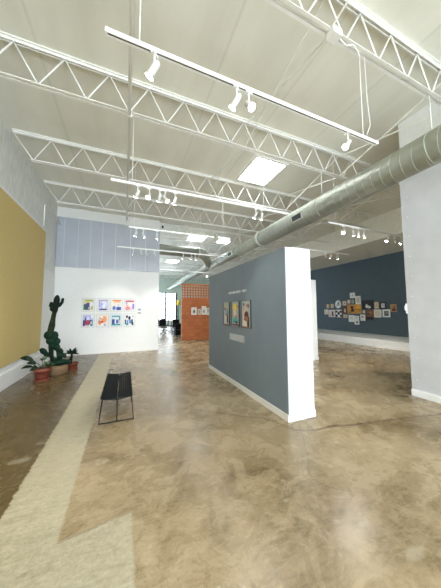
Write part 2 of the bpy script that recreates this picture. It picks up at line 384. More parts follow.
# platform along right wall
pt = thing('platform', 'long low white platform at the foot of the deep blue wall', 'platform', (10.4, 2, 0))
MB().box((0, 0, 0), (2.25, 20, .34)).build('body', M['white'], pt, bevel=.005)
MB().box((-.015, 0, 0), (0, 20, .1)).build('baseboard', M['trimw'], pt)

# gold panel
gp = thing('acoustic_panel', 'large gold fabric panel on the left wall', 'wall panel', (-2.345, 8.35, .5))
MB().box((.002, -13, 0), (.045, 0, 3.55)).build('fabric_face', M['gold'], gp, bevel=.006)
MB().box((.002, -13, 3.55), (.03, 0, 3.58)).build('edge_trim', M['trimw'], gp)

# brick wall
bw = thing('clay_block_wall', 'orange clay block wall with a perforated lattice top', 'wall', (2.9, 12.6, 0))
MB().box((0, 0, 0), (4.6, .2, 2.36)).box((0, 0, 3.1), (4.6, .2, 3.16)).build('block_courses', M['brick'], bw)
la = MB()
nx, nz = 29, 5; cw, ch_ = 4.6/nx, .74/nz
for i in range(nx+1): la.box((max(0, i*cw-.029), 0, 2.36), (min(4.6, i*cw+.029), .08, 3.1))
for j in range(nz+1): la.box((0, .003, 2.36+j*ch_-.027), (4.6, .077, 2.36+j*ch_+.027))
la.build('lattice', M['brick'], bw)

# ------------------------------------------------------------------ joists
ords = {0: 'nearest to the camera, crossing the top right corner', 1: 'second from the camera, its web running full width', 2: 'third from the camera, above the second light rail', 3: 'fourth from the camera, just before the blue translucent sheet'}
def zig(x0, x1, ztop, zbot, y, p=.625):
    pts = [(x0, y, ztop)]; x = x0+p*.62; up = False
    while x < x1: pts.append((x, y, ztop if up else zbot)); x += p/2; up = not up
    return pts
jd = None
def joist(i, y):
    global jd
    lab = 'white open-web steel roof joist, ' + ords.get(i, 'overhead just behind the camera' if i < 0 else ('fifth', 'sixth', 'seventh', 'eighth', 'ninth', 'tenth', 'eleventh', 'twelfth')[i-4] + ' from the camera, past the white far partition')
    t = thing('roof_joist', lab, 'roof joist', (XL+.06+{0: .07, 1: .11, 2: .04}.get(i, .03), y, 4.96), 0, 'white roof joists')
    if jd is None:
        W_ = 9.62-XL-.18
        z1 = .59
        tc = MB()
        for s in (-1, 1): tc.box((0, s*.036-.020, z1), (W_, s*.036+.020, z1+.008)).box((0, s*.020-.004, z1-.034), (W_, s*.020+.004, z1))
        bc = MB()
        for s in (-1, 1): bc.box((.35, s*.032-.018, .0), (W_-.35, s*.032+.018, .007)).box((.35, s*.018-.004, .0), (W_-.35, s*.018+.004, .034))
        wb = MB(); Z = zig(.0, W_, z1-.02, .022, 0)
        for a, b in zip(Z[:-1], Z[1:]): wb.tube([a, b], .011, 8)
        nl = MB().box((0, -.05, .598), (W_, .05, .613))
        jd = [(n, mb.build(n, M['steel'], t)) for n, mb in (('top_chord', tc), ('bottom_chord', bc), ('web_rod', wb), ('bearing_strip', nl))]
    else:
        for n, o in jd:
            c = o.copy(); c.parent = t; COL.objects.link(c)
    return t
JY = [1.82+2.12*k for k in range(-3, 12)]
for k in range(-1, 12): joist(k if k >= 0 else -1, 1.82+2.12*k)

# cross bridging
def bridging(x, label, k0=-1, k1=11):
    t = thing('cross_bridging', label, 'bridging', (x, 0, 0), 0, 'bridging between joists')
    for k in range(k0, k1):
        a, b = 1.82+2.12*k, 1.82+2.12*(k+1)
        MB().bar((.02, a+.03, 5.0), (.02, b-.03, 5.50), .028, .006, (1, 0, 0)).build('brace', M['steel'], t)
        MB().bar((-.02, a+.03, 5.50), (-.02, b-.03, 5.0), .028, .006, (1, 0, 0)).build('brace', M['steel'], t)
bridging(2.2, 'crossed white brace bars running away over the slate blue partition')
bridging(4.87, 'crossed white brace bars above the big round duct')
bridging(7.3, 'crossed white brace bars right of the duct, over the gap')
cd = thing('conduit_pipe', 'long thin white pipe clipped under the joists, running to the far wall', 'pipe', (0, 0, 4.93))
MB().tube([(-.01, -6.9, 0), (-.03, 8.75, 0)], .026, 10).tube([(-.03, 8.75, 0), (-.03, 8.75, -.09)], .022, 10).build('pipe', M['rail'], cd)
for k in range(0, 4): MB().box((-.045, 1.80+2.12*k, -.025), (.02, 1.84+2.12*k, .03)).build('clip', M['steel'], cd)
jb = thing('junction_box', 'small white junction box under the nearest joist', 'box', (2.2, 1.78, 4.86))
MB().box((-.07, -.06, 0), (.07, .06, .08)).build('body', M['steel'], jb, bevel=.008)
MB().tube([(.07, 0, .05), (.2, 0, .0), (.32, 0, .07), (.44, .02, .05), (.475, .03, -.01)], .007, 8).build('cable', M['steel'], jb)
c2 = MB().tube([(-2.33, 8.22, 4.19), (-2.33, 8.22, 4.80), (-2.33, 8.26, 4.87), (-2.33, 8.35, 4.90), (-2.33, 10.05, 4.90)], .018, 10)
tag(c2.build('conduit_pipe', M['steel']), 'white conduit bending around the top corner beside the gold panel', 'pipe')

# ------------------------------------------------------------------ skylights
def skylight(x, y, label):
    t = thing('skylight', label, 'skylight', (x, y, H), 0, 'square skylights in the ceiling')
    fr = MB()
    for a in (((-.50, -.58), (.50, -.52)), ((-.50, .52), (.50, .58)), ((-.50, -.52), (-.44, .52)), ((.44, -.52), (.50, .52))):
        fr.box((*a[0], -.07), (*a[1], 0))
    fr.build('frame', M['steel'], t)
    MB().box((-.44, -.012, -.05), (.44, .012, -.02)).build('divider', M['steel'], t)
    for s in (-1, 1): MB().box((-.44, min(s*.012, s*.52), -.03), (.44, max(s*.012, s*.52), -.01)).build('diffuser', M['sky'], t)
skylight(3.42, 5.27, 'square skylight with two bright panes, nearest of the row')
skylight(3.42, 11.6, 'square skylight above the bend in the ductwork, second of the row')
skylight(3.3, 17.9, 'square skylight beyond the ductwork bend, furthest and smallest of the row')
skylight(3.42, -1.06, 'skylight overhead behind the camera')
for y in (14.5, 20.5): skylight(-.2, y, 'added unseen skylight lighting the hall behind the white far partition, %s one' % ('nearer' if y < 15 else 'further'))  # both added out of view to brighten the far hall

# ------------------------------------------------------------------ ducts
DX, DZ, DR, DN = 4.25, 4.1, .222, .248
du = thing('spiral_duct', 'large round grey spiral duct with a branch, running overhead to the far end', 'duct', (DX, 0, DZ))
MB().tube([(0, -6.5, 0), (0, 6.5, 0)], DN, 40).build('pipe', M['duct'], du)
MB().tube([(0, 6.5, 0), (0, 6.62, 0)], DN+.018, 40).build('collar', M['seam'], du)
MB().tube([(0, 6.62, 0), (0, 11.6, 0)], DR-.02, 40).build('pipe', M['duct'], du)
MB().tube([(0, 11.6, 0), (0, 11.72, 0)], DR+.0, 32).build('collar', M['seam'], du)
MB().tube([(0, 11.72, 0), (0, 25.2, 0)], DR-.03, 32).build('pipe', M['duct'], du)
sm = MB(); n = 0
pts = []; pitch_ = .16
for i in range(int((6.4+.0)/pitch_*24)):
    t = i/24; y = .3+t*pitch_
    if y > 6.45: break
    a = 2*PI*t; pts.append((math.cos(a)*(DN+.0005), y, math.sin(a)*(DN+.0005)))
sm.tube(pts, .0032, 5); sm.build('spiral_seam', M['seam'], du)
for y, DV in ((4.55, DN), (8.72, DR)):
    g = MB(); a = math.radians(196)
    R = Matrix.Rotation(math.radians(-14), 3, 'Y')
    g.box((-DV-.012, -.19, -.085), (-DV+.03, .19, .085), R, (0, y, 0)); vo = g.build('vent', M['seam'], du)
    g2 = MB().box((-DV-.018, -.16, -.06), (-DV-.01, .16, .06), R, (0, y, 0)); g2.build('grille', M['dark'], vo)
for y in (1.82, 3.94, 8.18, 10.30):
    MB().tube([(0, y, DR-.01), (0, y, .86)], .007, 8).build('hanger_rod', M['steel'], du)
    MB().tube([(0, y-.012, 0), (0, y+.012, 0)], (DN if y < 6.5 else DR)+.004, 32).build('strap', M['duct'], du)
def dk(*pts): return [(x-DX, y, z-DZ) for x, y, z in pts]
br = MB().tube(dk((-1.8, 10.75, 4.50), (3.3, 10.75, 4.50)), .25, 32).build('branch_pipe', M['duct'], du)
MB().tube(dk((3.28, 10.75, 4.50), (3.48, 10.78, 4.47), (3.66, 10.92, 4.38), (3.88, 11.2, 4.24), (4.12, 11.55, 4.12)), [.255, .25, .24, .22, .2], 28).build('elbow', M['duct'], br)
MB().tube(dk((3.22, 10.75, 4.50), (3.30, 10.75, 4.50)), .268, 32).build('collar', M['seam'], br)

# ------------------------------------------------------------------ light rails and spotlights
def rail(y, x0, x1, label, rods, topz=4.96, z=3.8):
    t = thing('light_rail', label, 'light rail', (x0, y, z), 0, 'white light rails')
    Lr = x1-x0
    MB().box((0, -.018, 0), (Lr, .018, .022)).box((0, -.018, -.016), (Lr, -.009, 0)).box((0, .009, -.016), (Lr, .018, 0)).build('rail', M['rail'], t)
    MB().box((.01, -.009, -.004), (Lr-.01, .009, -.001)).build('groove', M['groove'], t)
    for x in (0, Lr): MB().box((x-.008, -.019, -.017), (x+.008, .019, .023)).build('end_cap', M['rail'], t)
    if min(abs(y-(1.82+2.12*k)) for k in range(12)) > .1: topz = H
    for x in rods: MB().tube([(x-x0, 0, .02), (x-x0, 0, topz-z)], .005, 8).build('hanger_rod', M['steel'], t)
lampd = {}
def spot(x, y, az, tilt, lit, label, group, z=3.784, energy=34):
    t = thing('track_spotlight', label, 'spotlight', (x, y, z), az, group)
    key = (tilt, lit)
    if key not in lampd:
        R = Matrix.Rotation(tilt, 3, 'X')                   # tilt about X: 0 = straight down, aims towards +Y
        o = Vector((0, .0, -.135))
        def T(p): return R @ Vector(p) + o
        a = MB().box((-.035, -.015, -.02), (.035, .015, .0)).build('adapter', M['rail'], t)
        b = MB().tube([(0, 0, -.02), (0, 0, -.10)], .008, 8).build('stem', M['rail'], t)
        h = MB().tube([T((0, 0, .06)), T((0, 0, .045)), T((0, 0, -.03)), T((0, 0, -.075))], [.015, .026, .028, .036], 20).build('lamp_housing', M['can'], t)
        l = MB().tube([T((0, 0, -.074)), T((0, 0, -.078))], .034, 20).build('lens', M['lens' if lit else 'off'], t)
        lampd[key] = [a, b, h, l]
    else:
        for o_ in lampd[key]:
            c = o_.copy(); c.parent = t; COL.objects.link(c)
    if lit:
        L_ = bpy.data.lights.new('spot_beam', 'SPOT'); L_.energy = energy; L_.color = (1, .96, .88); L_.spot_size = math.radians(62); L_.spot_blend = .7; L_.shadow_soft_size = .04
        lo = bpy.data.objects.new('spot_beam', L_); COL.objects.link(lo); lo.parent = t
        R = Matrix.Rotation(tilt, 3, 'X'); lo.location = Vector((0, 0, -.135)) + R @ Vector((0, 0, -.09)); lo.rotation_euler = (tilt, 0, 0)
    return t
rail(1.83, -.19, 2.95, 'white light rail hanging nearest the camera', (.05, 2.70))
rail(4.03, -.27, 3.32, 'white light rail second from the camera, ending at the big skylight', (0.05, 2.67))
rail(6.20, .03, 2.35, 'white light rail third from the camera, ending at a hanging white box', (.15,))
rail(8.30, -.30, 3.6, 'white light rail fourth from the camera, crossing the blue translucent sheet low', (.1, 2.6))
rail(4.05, 4.55, 9.4, 'white light rail over the gap before the deep blue wall, nearer of two', (4.78, 7.6))
rail(6.20, 5.2, 7.95, 'white light rail over the gap before the deep blue wall, further of two', (5.6, 7.33))
rail(12.3, 3.2, 6.0, 'small white light rail above the orange clay block wall', (3.6, 5.6))
tag(MB().tube([(2.74, 1.81, 3.84), (2.80, 1.80, 3.98), (2.765, 1.80, 4.3), (2.75, 1.80, 4.94)], .004, 6).build('power_cable', M['steel']), 'white cable dropping from the nearest joist to the nearest rail', 'cable')
U, D_ = math.radians(100), math.radians(40)
TL = math.radians(38)
for x, az, lab in ((.17, .9, 'lit white spotlight at the left end of the nearest rail'), (.93, .7, 'lit white spotlight in the middle of the nearest rail, left of a pair'), (1.06, 3.3, 'brightly glaring spotlight in the middle of the nearest rail, right of a pair'), (2.42, 1.6, 'white spotlight near the right end of the nearest rail')):
    spot(x, 1.83, az, TL, True, lab, 'spotlights on the nearest rail')
for i, (x, az) in enumerate(((.14, .7), (.33, 2.7), (.51, .3), (.60, -2.2), (.78, .2))):
    spot(x, 4.03, az, TL, True, ('leftmost spotlight of five on the second rail', 'second from left of five spotlights on the second rail', 'middle spotlight of five on the second rail', 'fourth from left of five spotlights on the second rail', 'rightmost of five clustered spotlights on the second rail')[i], 'spotlights on the second rail')
spot(2.47, 4.03, .3, TL, True, 'left of a pair of spotlights under the big skylight', 'spotlights on the second rail')
spot(2.62, 4.03, -.3, TL, True, 'right of a pair of spotlights under the big skylight', 'spotlights on the second rail')
for x, az, l in ((.20, .5, 'leftmost lit spotlight on the third rail against the blue sheet'), (.38, -.6, 'second from left spotlight on the third rail'), (.73, -.2, 'rightmost spotlight on the third rail at the edge of the blue sheet')):
    spot(x, 6.20, az, TL, True, l, 'spotlights on the third rail')
for x, az, lit, l in ((.19, .4, True, 'lit spotlight at left of the fourth rail against the blue sheet'), (.45, -1.2, False, 'unlit spotlight on the fourth rail, first of three'), (.62, -1.2, False, 'unlit spotlight on the fourth rail, middle of three'), (.90, -1.2, False, 'unlit spotlight on the fourth rail, last of three'), (1.93, .4, True, 'single lit spotlight on the fourth rail before the grey ducts'), (2.25, .5, True, 'left of two close lit spotlights on the fourth rail'), (2.40, -.5, True, 'right of two close lit spotlights on the fourth rail')):
    spot(x, 8.30, az, TL, lit, l, 'spotlights on the fourth rail')
for i, (x, az, lit) in enumerate(((5.07, 1.8, True), (5.40, -1.0, True), (5.61, -1.0, True), (5.82, -1.0, True), (6.80, 1.2, True), (7.12, -1.2, False), (7.45, .6, True))):
    spot(x, 4.05, az, TL, lit, ('large glaring spotlight at the left of the rail over the gap', 'first of three spotlights close together over the gap', 'middle of three spotlights close together over the gap', 'last of three spotlights close together over the gap', 'lit spotlight alone near the deep blue wall top', 'unlit spotlight beside the lone one near the deep blue wall', 'spotlight beside the left edge of the grey cladding')[i], 'spotlights over the gap at right', energy=75)
for i, (x, az, lit) in enumerate(((6.75, -1.3, False), (7.02, .3, True), (7.35, -1.0, True))):
    spot(x, 6.20, az, TL, lit, ('unlit spotlight at left of the further rail over the gap', 'lit spotlight in the middle of the further rail over the gap', 'spotlight at right of the further rail over the gap')[i], 'spotlights on the further rail at right', energy=75)
spot(4.25, 12.3, 2.9, TL, True, 'tiny spotlight above the orange clay block wall', 'spotlights over the clay block wall')

hb = thing('hanging_fixture', 'white rectangular box hanging on a rod between third rail and duct', 'light fixture', (2.65, 6.20, 3.70))
MB().box((-.19, -.12, 0), (.19, .12, .11)).build('housing', M['rail'], hb, bevel=.01)
MB().box((-.17, -.10, -.006), (.17, .10, 0)).build('diffuser', M['lens'], hb)
MB().tube([(0, -.0, .11), (0, 0, H-3.70)], .008, 8).build('hanger_rod', M['steel'], hb)
sec = thing('security_camera', 'tiny dark camera on the end of the white header wall', 'camera', (1.42, 10.2, 5.38))
MB().box((-.12, -.02, .03), (.0, .02, .07)).build('arm', M['steel'], sec)
MB().ell((.02, 0, 0), (.05, .05, .06)).build('lens_dome', M['dark'], sec)

# ------------------------------------------------------------------ bench
be = thing('bench', 'black slatted two-plank bench with wire legs on the concrete floor', 'bench', (-.08, 3.85, 0))
for s, x1 in ((-1, -.225), (1, .215)):
    mb = MB(); nsl = 7
    for k in range(nsl):
        a = .004+k*(abs(x1)-.004)/nsl; b = .004+(k+1)*(abs(x1)-.004)/nsl-.002
        za, zb = .365+a*.10, .365+b*.10
        P = [(s*a, 0, za-.028), (s*b, 0, zb-.028), (s*b, 1.38, zb-.028), (s*a, 1.38, za-.028), (s*a, 0, za), (s*b, 0, zb), (s*b, 1.38, zb), (s*a, 1.38, za)]
        n0 = len(mb.v); mb.v += P
        for q in ((0,3,2,1),(4,5,6,7),(0,1,5,4),(1,2,6,5),(2,3,7,6),(3,0,4,7)): mb.f.append(tuple(n0+i for i in q)); mb.c.append(None); mb.sm.append(False)
        mb.box((s*a if s > 0 else s*b, .01, min(za, zb)-.03), (s*b if s > 0 else s*a, 1.37, min(za, zb)-.012))
    mb.build('seat_plank', M['slate'], be)
for y in (.0, 1.30):
    MB().tube([(-.20, y, .36), (-.240, y, .014), (.232, y, .014), (.195, y, .36)], .010, 8).build('leg_frame', M['blackm'], be)
    MB().tube([(0, y, .014), (0, y, .34)], .008, 8).build('leg', M['blackm'], be)
    MB().tube([(-.20, y, .355), (0, y, .326), (.19, y, .355)], .006, 8).build('crossbar', M['blackm'], be)

# ------------------------------------------------------------------ plants
def leaf(mb, base, tip, wd, droop=.02, n=7, up=(0, 0, 1)):
    a, b = Vector(base), Vector(tip); d = b-a; s = d.cross(Vector(up)); up = Vector((0, 0, 1))
    s = s.normalized() if s.length > 1e-4 else Vector((1, 0, 0)); nrm = s.cross(d).normalized(); rows = []
    for i in range(n+1):
        t = i/n; c = a + d*t - up*droop*4*t*t + nrm*droop*2*math.sin(PI*t); w_ = wd*math.sin(PI*min(1, .04+t*.96))**.7
        rows.append((c - s*w_ + nrm*w_*.25, c, c + s*w_ + nrm*w_*.25))
    n0 = len(mb.v)
    for off in (0, -.004):
        for r in rows: mb.v += [tuple(p + nrm*off) for p in r]
    k = (n+1)*3
    for i in range(n):
        for j in (0, 1):
            q = (n0+i*3+j, n0+i*3+j+1, n0+i*3+j+4, n0+i*3+j+3)
            mb.f.append(q); mb.c.append(None); mb.sm.append(True)
            mb.f.append(tuple(reversed([x+k for x in q]))); mb.c.append(None); mb.sm.append(True)
    return mb
def pot(t, r, h, m1, m2):
    p = MB()._lathe([(r*.72, 0), (r*.82, h*.35), (r*.9, h*.7), (r*.97, h*.72), (r, h), (r*.9, h), (r*.84, h*.8), (.01, h*.8)], 28, (0, 0, .02)).build('pot', m1, t)
    MB()._lathe([(r*.945, h*.74), (r*1.01, h*.76), (r*1.03, h*1.0), (r*.99, h*1.01)], 28, (0, 0, .02)).build('rim', m2, p)
    MB()._lathe([(r*.86, 0), (r*.95, .02), (r*.98, .045), (r*.9, .045), (r*.7, .02)], 28).build('saucer', m2, t)
    MB()._lathe([(r*.86, h*.84), (r*.4, h*.87), (.004, h*.88)], 20, (0, 0, .02)).build('soil', M['soil'], t)

p1 = thing('potted_rubber_plant', 'broad-leaved plant in a terracotta pot, leftmost of the three plants', 'potted plant', (-1.80, 6.78, 0), 0, 'potted plants in the corner')
pot(p1, .165, .27, M['terra'], M['terral'])
def P1(px, py, z): return (px, py, z)
LV = [((0, 0, .30), (-.30, -.02, .52), .075, 'leaf'), ((0, 0, .34), (-.44, .02, .64), .08, 'leaf'), ((0, 0, .3), (-.22, -.10, .34), .085, 'leaf'), ((0, 0, .3), (-.42, .02, .38), .05, 'leaf'), ((.02, 0, .36), (.02, .12, .62), .07, 'leaf2'), ((.02, 0, .32), (.16, -.08, .50), .07, 'leaf2'), ((.0, 0, .3), (.27, .02, .40), .085, 'leaf'), ((0, 0, .3), (.12, -.12, .30), .06, 'leaf'), ((0, .0, .36), (-.06, .16, .56), .06, 'leaf')]
for b, t_, w_, mm in LV:
    leaf(MB(), tuple(Vector(b).lerp(Vector(t_), .42)), t_, w_*.72, up=(.15, -1, .55)).tube([(0, 0, .24), tuple(Vector(b)*1.0), tuple(Vector(b).lerp(Vector(t_), .38))], .006, 6).build('leaf', M[mm], p1)

p2 = thing('potted_cactus', 'tall dark cactus in a woven tan basket, between the two smaller plants', 'potted plant', (-1.60, 7.25, 0), 0, 'potted plants in the corner')
def basket_mat():
    mt = bpy.data.materials.new('woven_basket'); nt, N, L = nodes(mt); b = N['Principled BSDF']; b.inputs['Roughness'].default_value = .8
    tc = N.new('ShaderNodeTexCoord'); wv = N.new('ShaderNodeTexWave'); wv.bands_direction = 'Z'; wv.inputs['Scale'].default_value = 16; wv.inputs['Distortion'].default_value = 1.5
    L.new(tc.outputs['Object'], wv.inputs['Vector']); r = N.new('ShaderNodeValToRGB'); L.new(wv.outputs['Fac'], r.inputs['Fac'])
    r.color_ramp.elements[0].color = (.12, .07, .035, 1); r.color_ramp.elements[1].color = (.24, .15, .08, 1)
    L.new(r.outputs['Color'], b.inputs['Base Color'])
    bp = N.new('ShaderNodeBump'); bp.inputs['Strength'].default_value = .5; L.new(wv.outputs['Fac'], bp.inputs['Height']); L.new(bp.outputs['Normal'], b.inputs['Normal']); return mt
M['basket'] = basket_mat()
MB()._lathe([(.19, 0), (.225, .06), (.24, .16), (.235, .26), (.215, .26), (.2, .2), (.01, .2)], 32).build('basket', M['basket'], p2)
MB()._lathe([(.21, .22), (.1, .235), (.004, .24)], 20).build('soil', M['soil'], p2)
MB().tube([(-.06, 0, .2), (-.07, 0, .5), (-.04, 0, .8), (-.03, 0, 1.0)], [.055, .05, .06, .05], 12).build('stem', M['cactus'], p2)
MB().tube([(-.03, 0, .95), (-.07, 0, 1.08), (-.05, 0, 1.25), (-.04, 0, 1.42), (-.03, 0, 1.58), (-.02, 0, 1.72)], [.09, .075, .075, .055, .06, .07], 12).build('stem', M['bark'], p2)
MB().tube([(-.02, 0, 1.58), (-.01, 0, 1.75), (-.0, 0, 1.9), (0, 0, 1.98), (0, 0, 2.02)], [.06, .085, .085, .06, .02], 12).build('stem', M['cactus'], p2)
MB().tube([(.0, 0, 1.74), (.09, 0, 1.76), (.14, 0, 1.83), (.155, 0, 1.92), (.155, 0, 1.95)], [.045, .045, .042, .036, .014], 10).build('arm', M['cactus'], p2)
MB().tube([(.0, 0, 1.76), (-.08, 0, 1.73), (-.13, 0, 1.77), (-.14, 0, 1.84)], [.06, .08, .07, .03], 10).ell((-.08, .0, 1.68), (.08, .06, .08)).ell((-.05, .02, 1.92), (.05, .03, .02)).build('arm', M['cactus'], p2)
MB().tube([(.07, 0, .2), (.10, 0, .5), (.12, -.01, .72), (.11, 0, .8)], [.05, .06, .055, .02], 12).build('stem', M['cactus'], p2)
for c, r in (((-.10, -.04, 1.02), (.10, .05, .11)), ((.03, -.04, 1.0), (.11, .05, .12)), ((-.04, -.06, .88), (.10, .05, .10)), ((.08, -.03, .86), (.10, .05, .10)), ((.09, -.02, .70), (.09, .05, .10)), ((-.20, -.03, .62), (.085, .05, .095)), ((-.15, -.02, .53), (.07, .04, .07)), ((.15, -.03, .62), (.075, .045, .09)), ((.13, -.03, .50), (.08, .05, .09)), ((.20, 0, .48), (.06, .04, .07)), ((-.01, -.04, .76), (.07, .05, .10))):
    R = Matrix.Rotation(random.uniform(-.5, .5), 3, 'Y') @ Matrix.Rotation(random.uniform(-.4, .4), 3, 'Z')
    MB().ell(c, r, R).build('pad', M['pad'], p2)
for c, r in (((.14, -.05, .33), (.15, .09, .07)), ((.03, -.08, .32), (.13, .08, .07)), ((.24, -.02, .31), (.09, .08, .07)), ((-.12, -.08, .29), (.11, .08, .07)), ((-.02, .02, .36), (.09, .08, .07))):
    MB().ell(c, r).build('pad', M['pad'], p2)

for o in p2.children:
    if o.name.split('.')[0] in ('stem', 'arm', 'pad'):
        for v in o.data.vertices:
            x, z = v.co.x, v.co.z
            v.co.x = x*(.85 if z > 1.5 else 1) - .13*min(1, max(0, (z-.2)/.5)) + .05*max(0, z-1)
            v.co.z = z + max(0, z-1)*.05

p3 = thing('potted_succulent', 'small spiky rosette plant in a low terracotta pot, rightmost of three', 'potted plant', (-1.36, 7.72, 0), 0, 'potted plants in the corner')
pot(p3, .155, .17, M['terra'], M['terra'])
MB().tube([(-.05, 0, .14), (-.055, 0, .25), (-.02, 0, .36), (-.02, 0, .44)], [.05, .055, .03, .022], 10).build('stem', M['cactus'], p3)
for k in range(17):
    a = k*2.4; e = .05+.016*k; L_ = .19-.004*k
    leaf(MB(), (-.02, 0, .42), (-.02+L_*math.cos(a), L_*math.sin(a), .42+e*.75), .03, .012, 5, up=(.2*math.cos(a), -.7, .7)).build('leaf', M['leaf'], p3)

# ------------------------------------------------------------------ art
def ell_pts(cx, cz, rx, rz, n=14, rot=0):
    return [(cx+rx*math.cos(2*PI*k/n)*math.cos(rot)-rz*math.sin(2*PI*k/n)*math.sin(rot), cz+rx*math.cos(2*PI*k/n)*math.sin(rot)+rz*math.sin(2*PI*k/n)*math.cos(rot)) for k in range(n)]
def R4(a, b, c, d): return [(a, b), (c, b), (c, d), (a, d)]
def E4(cx, cz, rx, rz, rot=0): return ell_pts(cx, cz, rx, rz, 14, rot)
def art(name, label, cat, group, loc, rz, w_, h_, fw, fm, matw, mm, bgc, shapes, depth=.03):
    """shapes in 0..1 image coordinates, z up"""
    t = thing(name, label, cat, loc, rz, group)
    fr = MB()
    fr.box((-w_/2, -depth, -h_/2), (w_/2, 0, -h_/2+fw)).box((-w_/2, -depth, h_/2-fw), (w_/2, 0, h_/2)).box((-w_/2, -depth, -h_/2+fw), (-w_/2+fw, 0, h_/2-fw)).box((w_/2-fw, -depth, -h_/2+fw), (w_/2, 0, h_/2-fw))
    fr.build('frame', fm, t)
    MB().box((-w_/2+fw, -depth*.55, -h_/2+fw), (w_/2-fw, -.002, h_/2-fw)).build('mat_board', mm, t)
    iw, ih = w_/2-fw-matw, h_/2-fw-matw; y0 = -depth*.55-.0015
    p = MB(); p.quad([(-iw, y0, -ih), (iw, y0, -ih), (iw, y0, ih), (-iw, y0, ih)], bgc)
    for i, (c, pts) in enumerate(shapes):
        y = y0-.0004*(i+1); p.quad([(max(-iw, min(iw, (a*2-1)*iw)), y, max(-ih, min(ih, (b*2-1)*ih))) for a, b in pts], c)
    p.build('print', M['ink'], t)
    return t
W = (.78, .78, .80)
G8 = 'framed prints in a two-row grid on the white wall'
far = [
 ('green and dark purple', (.62, .60, .30), [((.05, .05, .16), R4(.02, .02, .62, .55)), ((.02, .16, .08), R4(0, .02, .22, .5)), ((.07, .05, .2), R4(.28, .3, .6, .68)), ((.75, .75, .8), E4(.8, .5, .2, .28)), ((.30, .35, .28), R4(.8, .1, .92, .4)), ((.55, .55, .75), R4(.5, .1, .6, .3)), ((.35, .4, .1), R4(.2, .82, 1, .95))]),
 ('pale blue and lilac', (.62, .60, .82), [((.75, .78, .92), E4(.6, .6, .25, .3)), ((.12, .2, .55), R4(.2, .02, .9, .14)), ((.03, .05, .12), R4(.1, 0, .9, .1)), ((.35, .5, .85), R4(.22, .25, .5, .65)), ((.4, .36, .45), R4(.05, .84, 1, .94)), ((.85, .85, .9), E4(.55, .35, .16, .16)), ((.45, .3, .7), R4(.08, .3, .18, .8))]),
 ('orange sky and blue figures', (.85, .80, .72), [((.82, .28, .10), R4(.05, .85, 1, .98)), ((.9, .5, .3), R4(.2, .72, .9, .85)), ((.04, .08, .42), R4(.5, .0, 1, .3)), ((.1, .2, .6), E4(.25, .2, .18, .2)), ((.45, .55, .85), R4(.62, .3, .75, .6)), ((.85, .65, .5), R4(.3, .35, .42, .7)), ((.9, .88, .86), R4(.44, .3, .55, .7))]),
 ('red and violet', (.82, .66, .68), [((.72, .10, .10), R4(0, .8, 1, .93)), ((.08, .05, .08), R4(.3, .84, .7, .92)), ((.75, .25, .25), E4(.28, .15, .26, .2)), ((.8, .4, .4), E4(.25, .4, .14, .1)), ((.85, .85, .88), R4(.35, .4, .7, .75)), ((.25, .2, .6), R4(.8, .1, 1, .6)), ((.5, .45, .75), R4(.05, .55, .2, .8)), ((.7, .5, .7), R4(.6, .02, .75, .25))]),
 ('navy around a red block', (.45, .48, .80), [((.03, .04, .2), R4(0, 0, .95, .55)), ((.45, .03, .05), R4(.25, .18, .68, .52)), ((.75, .72, .85), R4(.35, .55, .62, .85)), ((.05, .08, .3), R4(.2, .5, .34, .8)), ((.02, .25, .2), R4(.78, .02, .98, .5)), ((.7, .75, .78), E4(.82, .3, .06, .15)), ((.85, .4, .45), R4(.2, .03, .55, .12)), ((.85, .85, .85), R4(.6, .0, .75, .14)), ((.8, .82, .86), R4(.8, .7, 1, 1))]),
 ('coral orange', (.85, .72, .62), [((.85, .33, .15), E4(.65, .6, .28, .32)), ((.80, .24, .1), E4(.25, .3, .2, .2)), ((.55, .05, .04), E4(.45, .38, .13, .1)), ((.15, .2, .35), R4(.2, .62, .38, .78)), ((.88, .86, .84), E4(.4, .8, .15, .12)), ((.25, .3, .6), E4(.75, .08, .12, .08)), ((.85, .85, .85), E4(.45, .12, .14, .12)), ((.1, .1, .2), R4(.1, .35, .16, .6))]),
 ('teal and navy', (.55, .68, .72), [((.03, .30, .36), R4(0, .0, 1, .14)), ((.03, .06, .30), R4(.05, .14, .35, .6)), ((.08, .12, .4), R4(.5, .2, .75, .55)), ((.78, .8, .86), R4(.2, .6, .7, .78)), ((.8, .82, .86), R4(.38, .25, .5, .55)), ((.1, .35, .4), R4(.05, .8, .95, .92)), ((.05, .35, .35), R4(.82, .5, .95, .85)), ((.6, .45, .6), R4(.8, .3, .92, .45))]),
 ('black and blue', (.80, .82, .84), [((.02, .02, .05), R4(.1, .7, .32, .95)), ((.02, .02, .05), E4(.5, .7, .14, .2)), ((.10, .28, .55), R4(.2, .15, .75, .5)), ((.02, .03, .08), R4(0, .1, .14, .55)), ((.02, .03, .06), [(.75, 0), (1, 0), (.85, .6), (.72, .6)]), ((.05, .25, .3), R4(.1, .0, .4, .2)), ((.7, .75, .85), R4(.38, .08, .48, .45)), ((.3, .1, .2), R4(.8, .8, .95, .9))])]
cx = [(-1.32), (-.82), (-.34), (.155)]
for i, (d, bgc, sh) in enumerate(far):
    c, r = i % 4, i//4
    art('framed_print', 'white framed print in %s, %s row of the white wall grid' % (d, 'upper' if r == 0 else 'lower'), 'framed print', G8, (cx[c], 10.1, 1.885 if r == 0 else 1.275), 0, .44, .52, .018, M['fg'], .034, M['paper'], bgc, sh)
lb = MB().box((-.06, -.004, 0), (.06, 0, .08)).build('wall_label', M['vinylg'], None, (.53, 10.1, 1.66)); tag(lb, 'small grey label to the right of the framed print grid', 'label')
lb = MB().box((-.07, -.006, 0), (.07, 0, .035)).build('wall_label', M['fbr'], None, (.53, 10.1, 1.54)); tag(lb, 'thin dark label just below the small grey wall label', 'label')

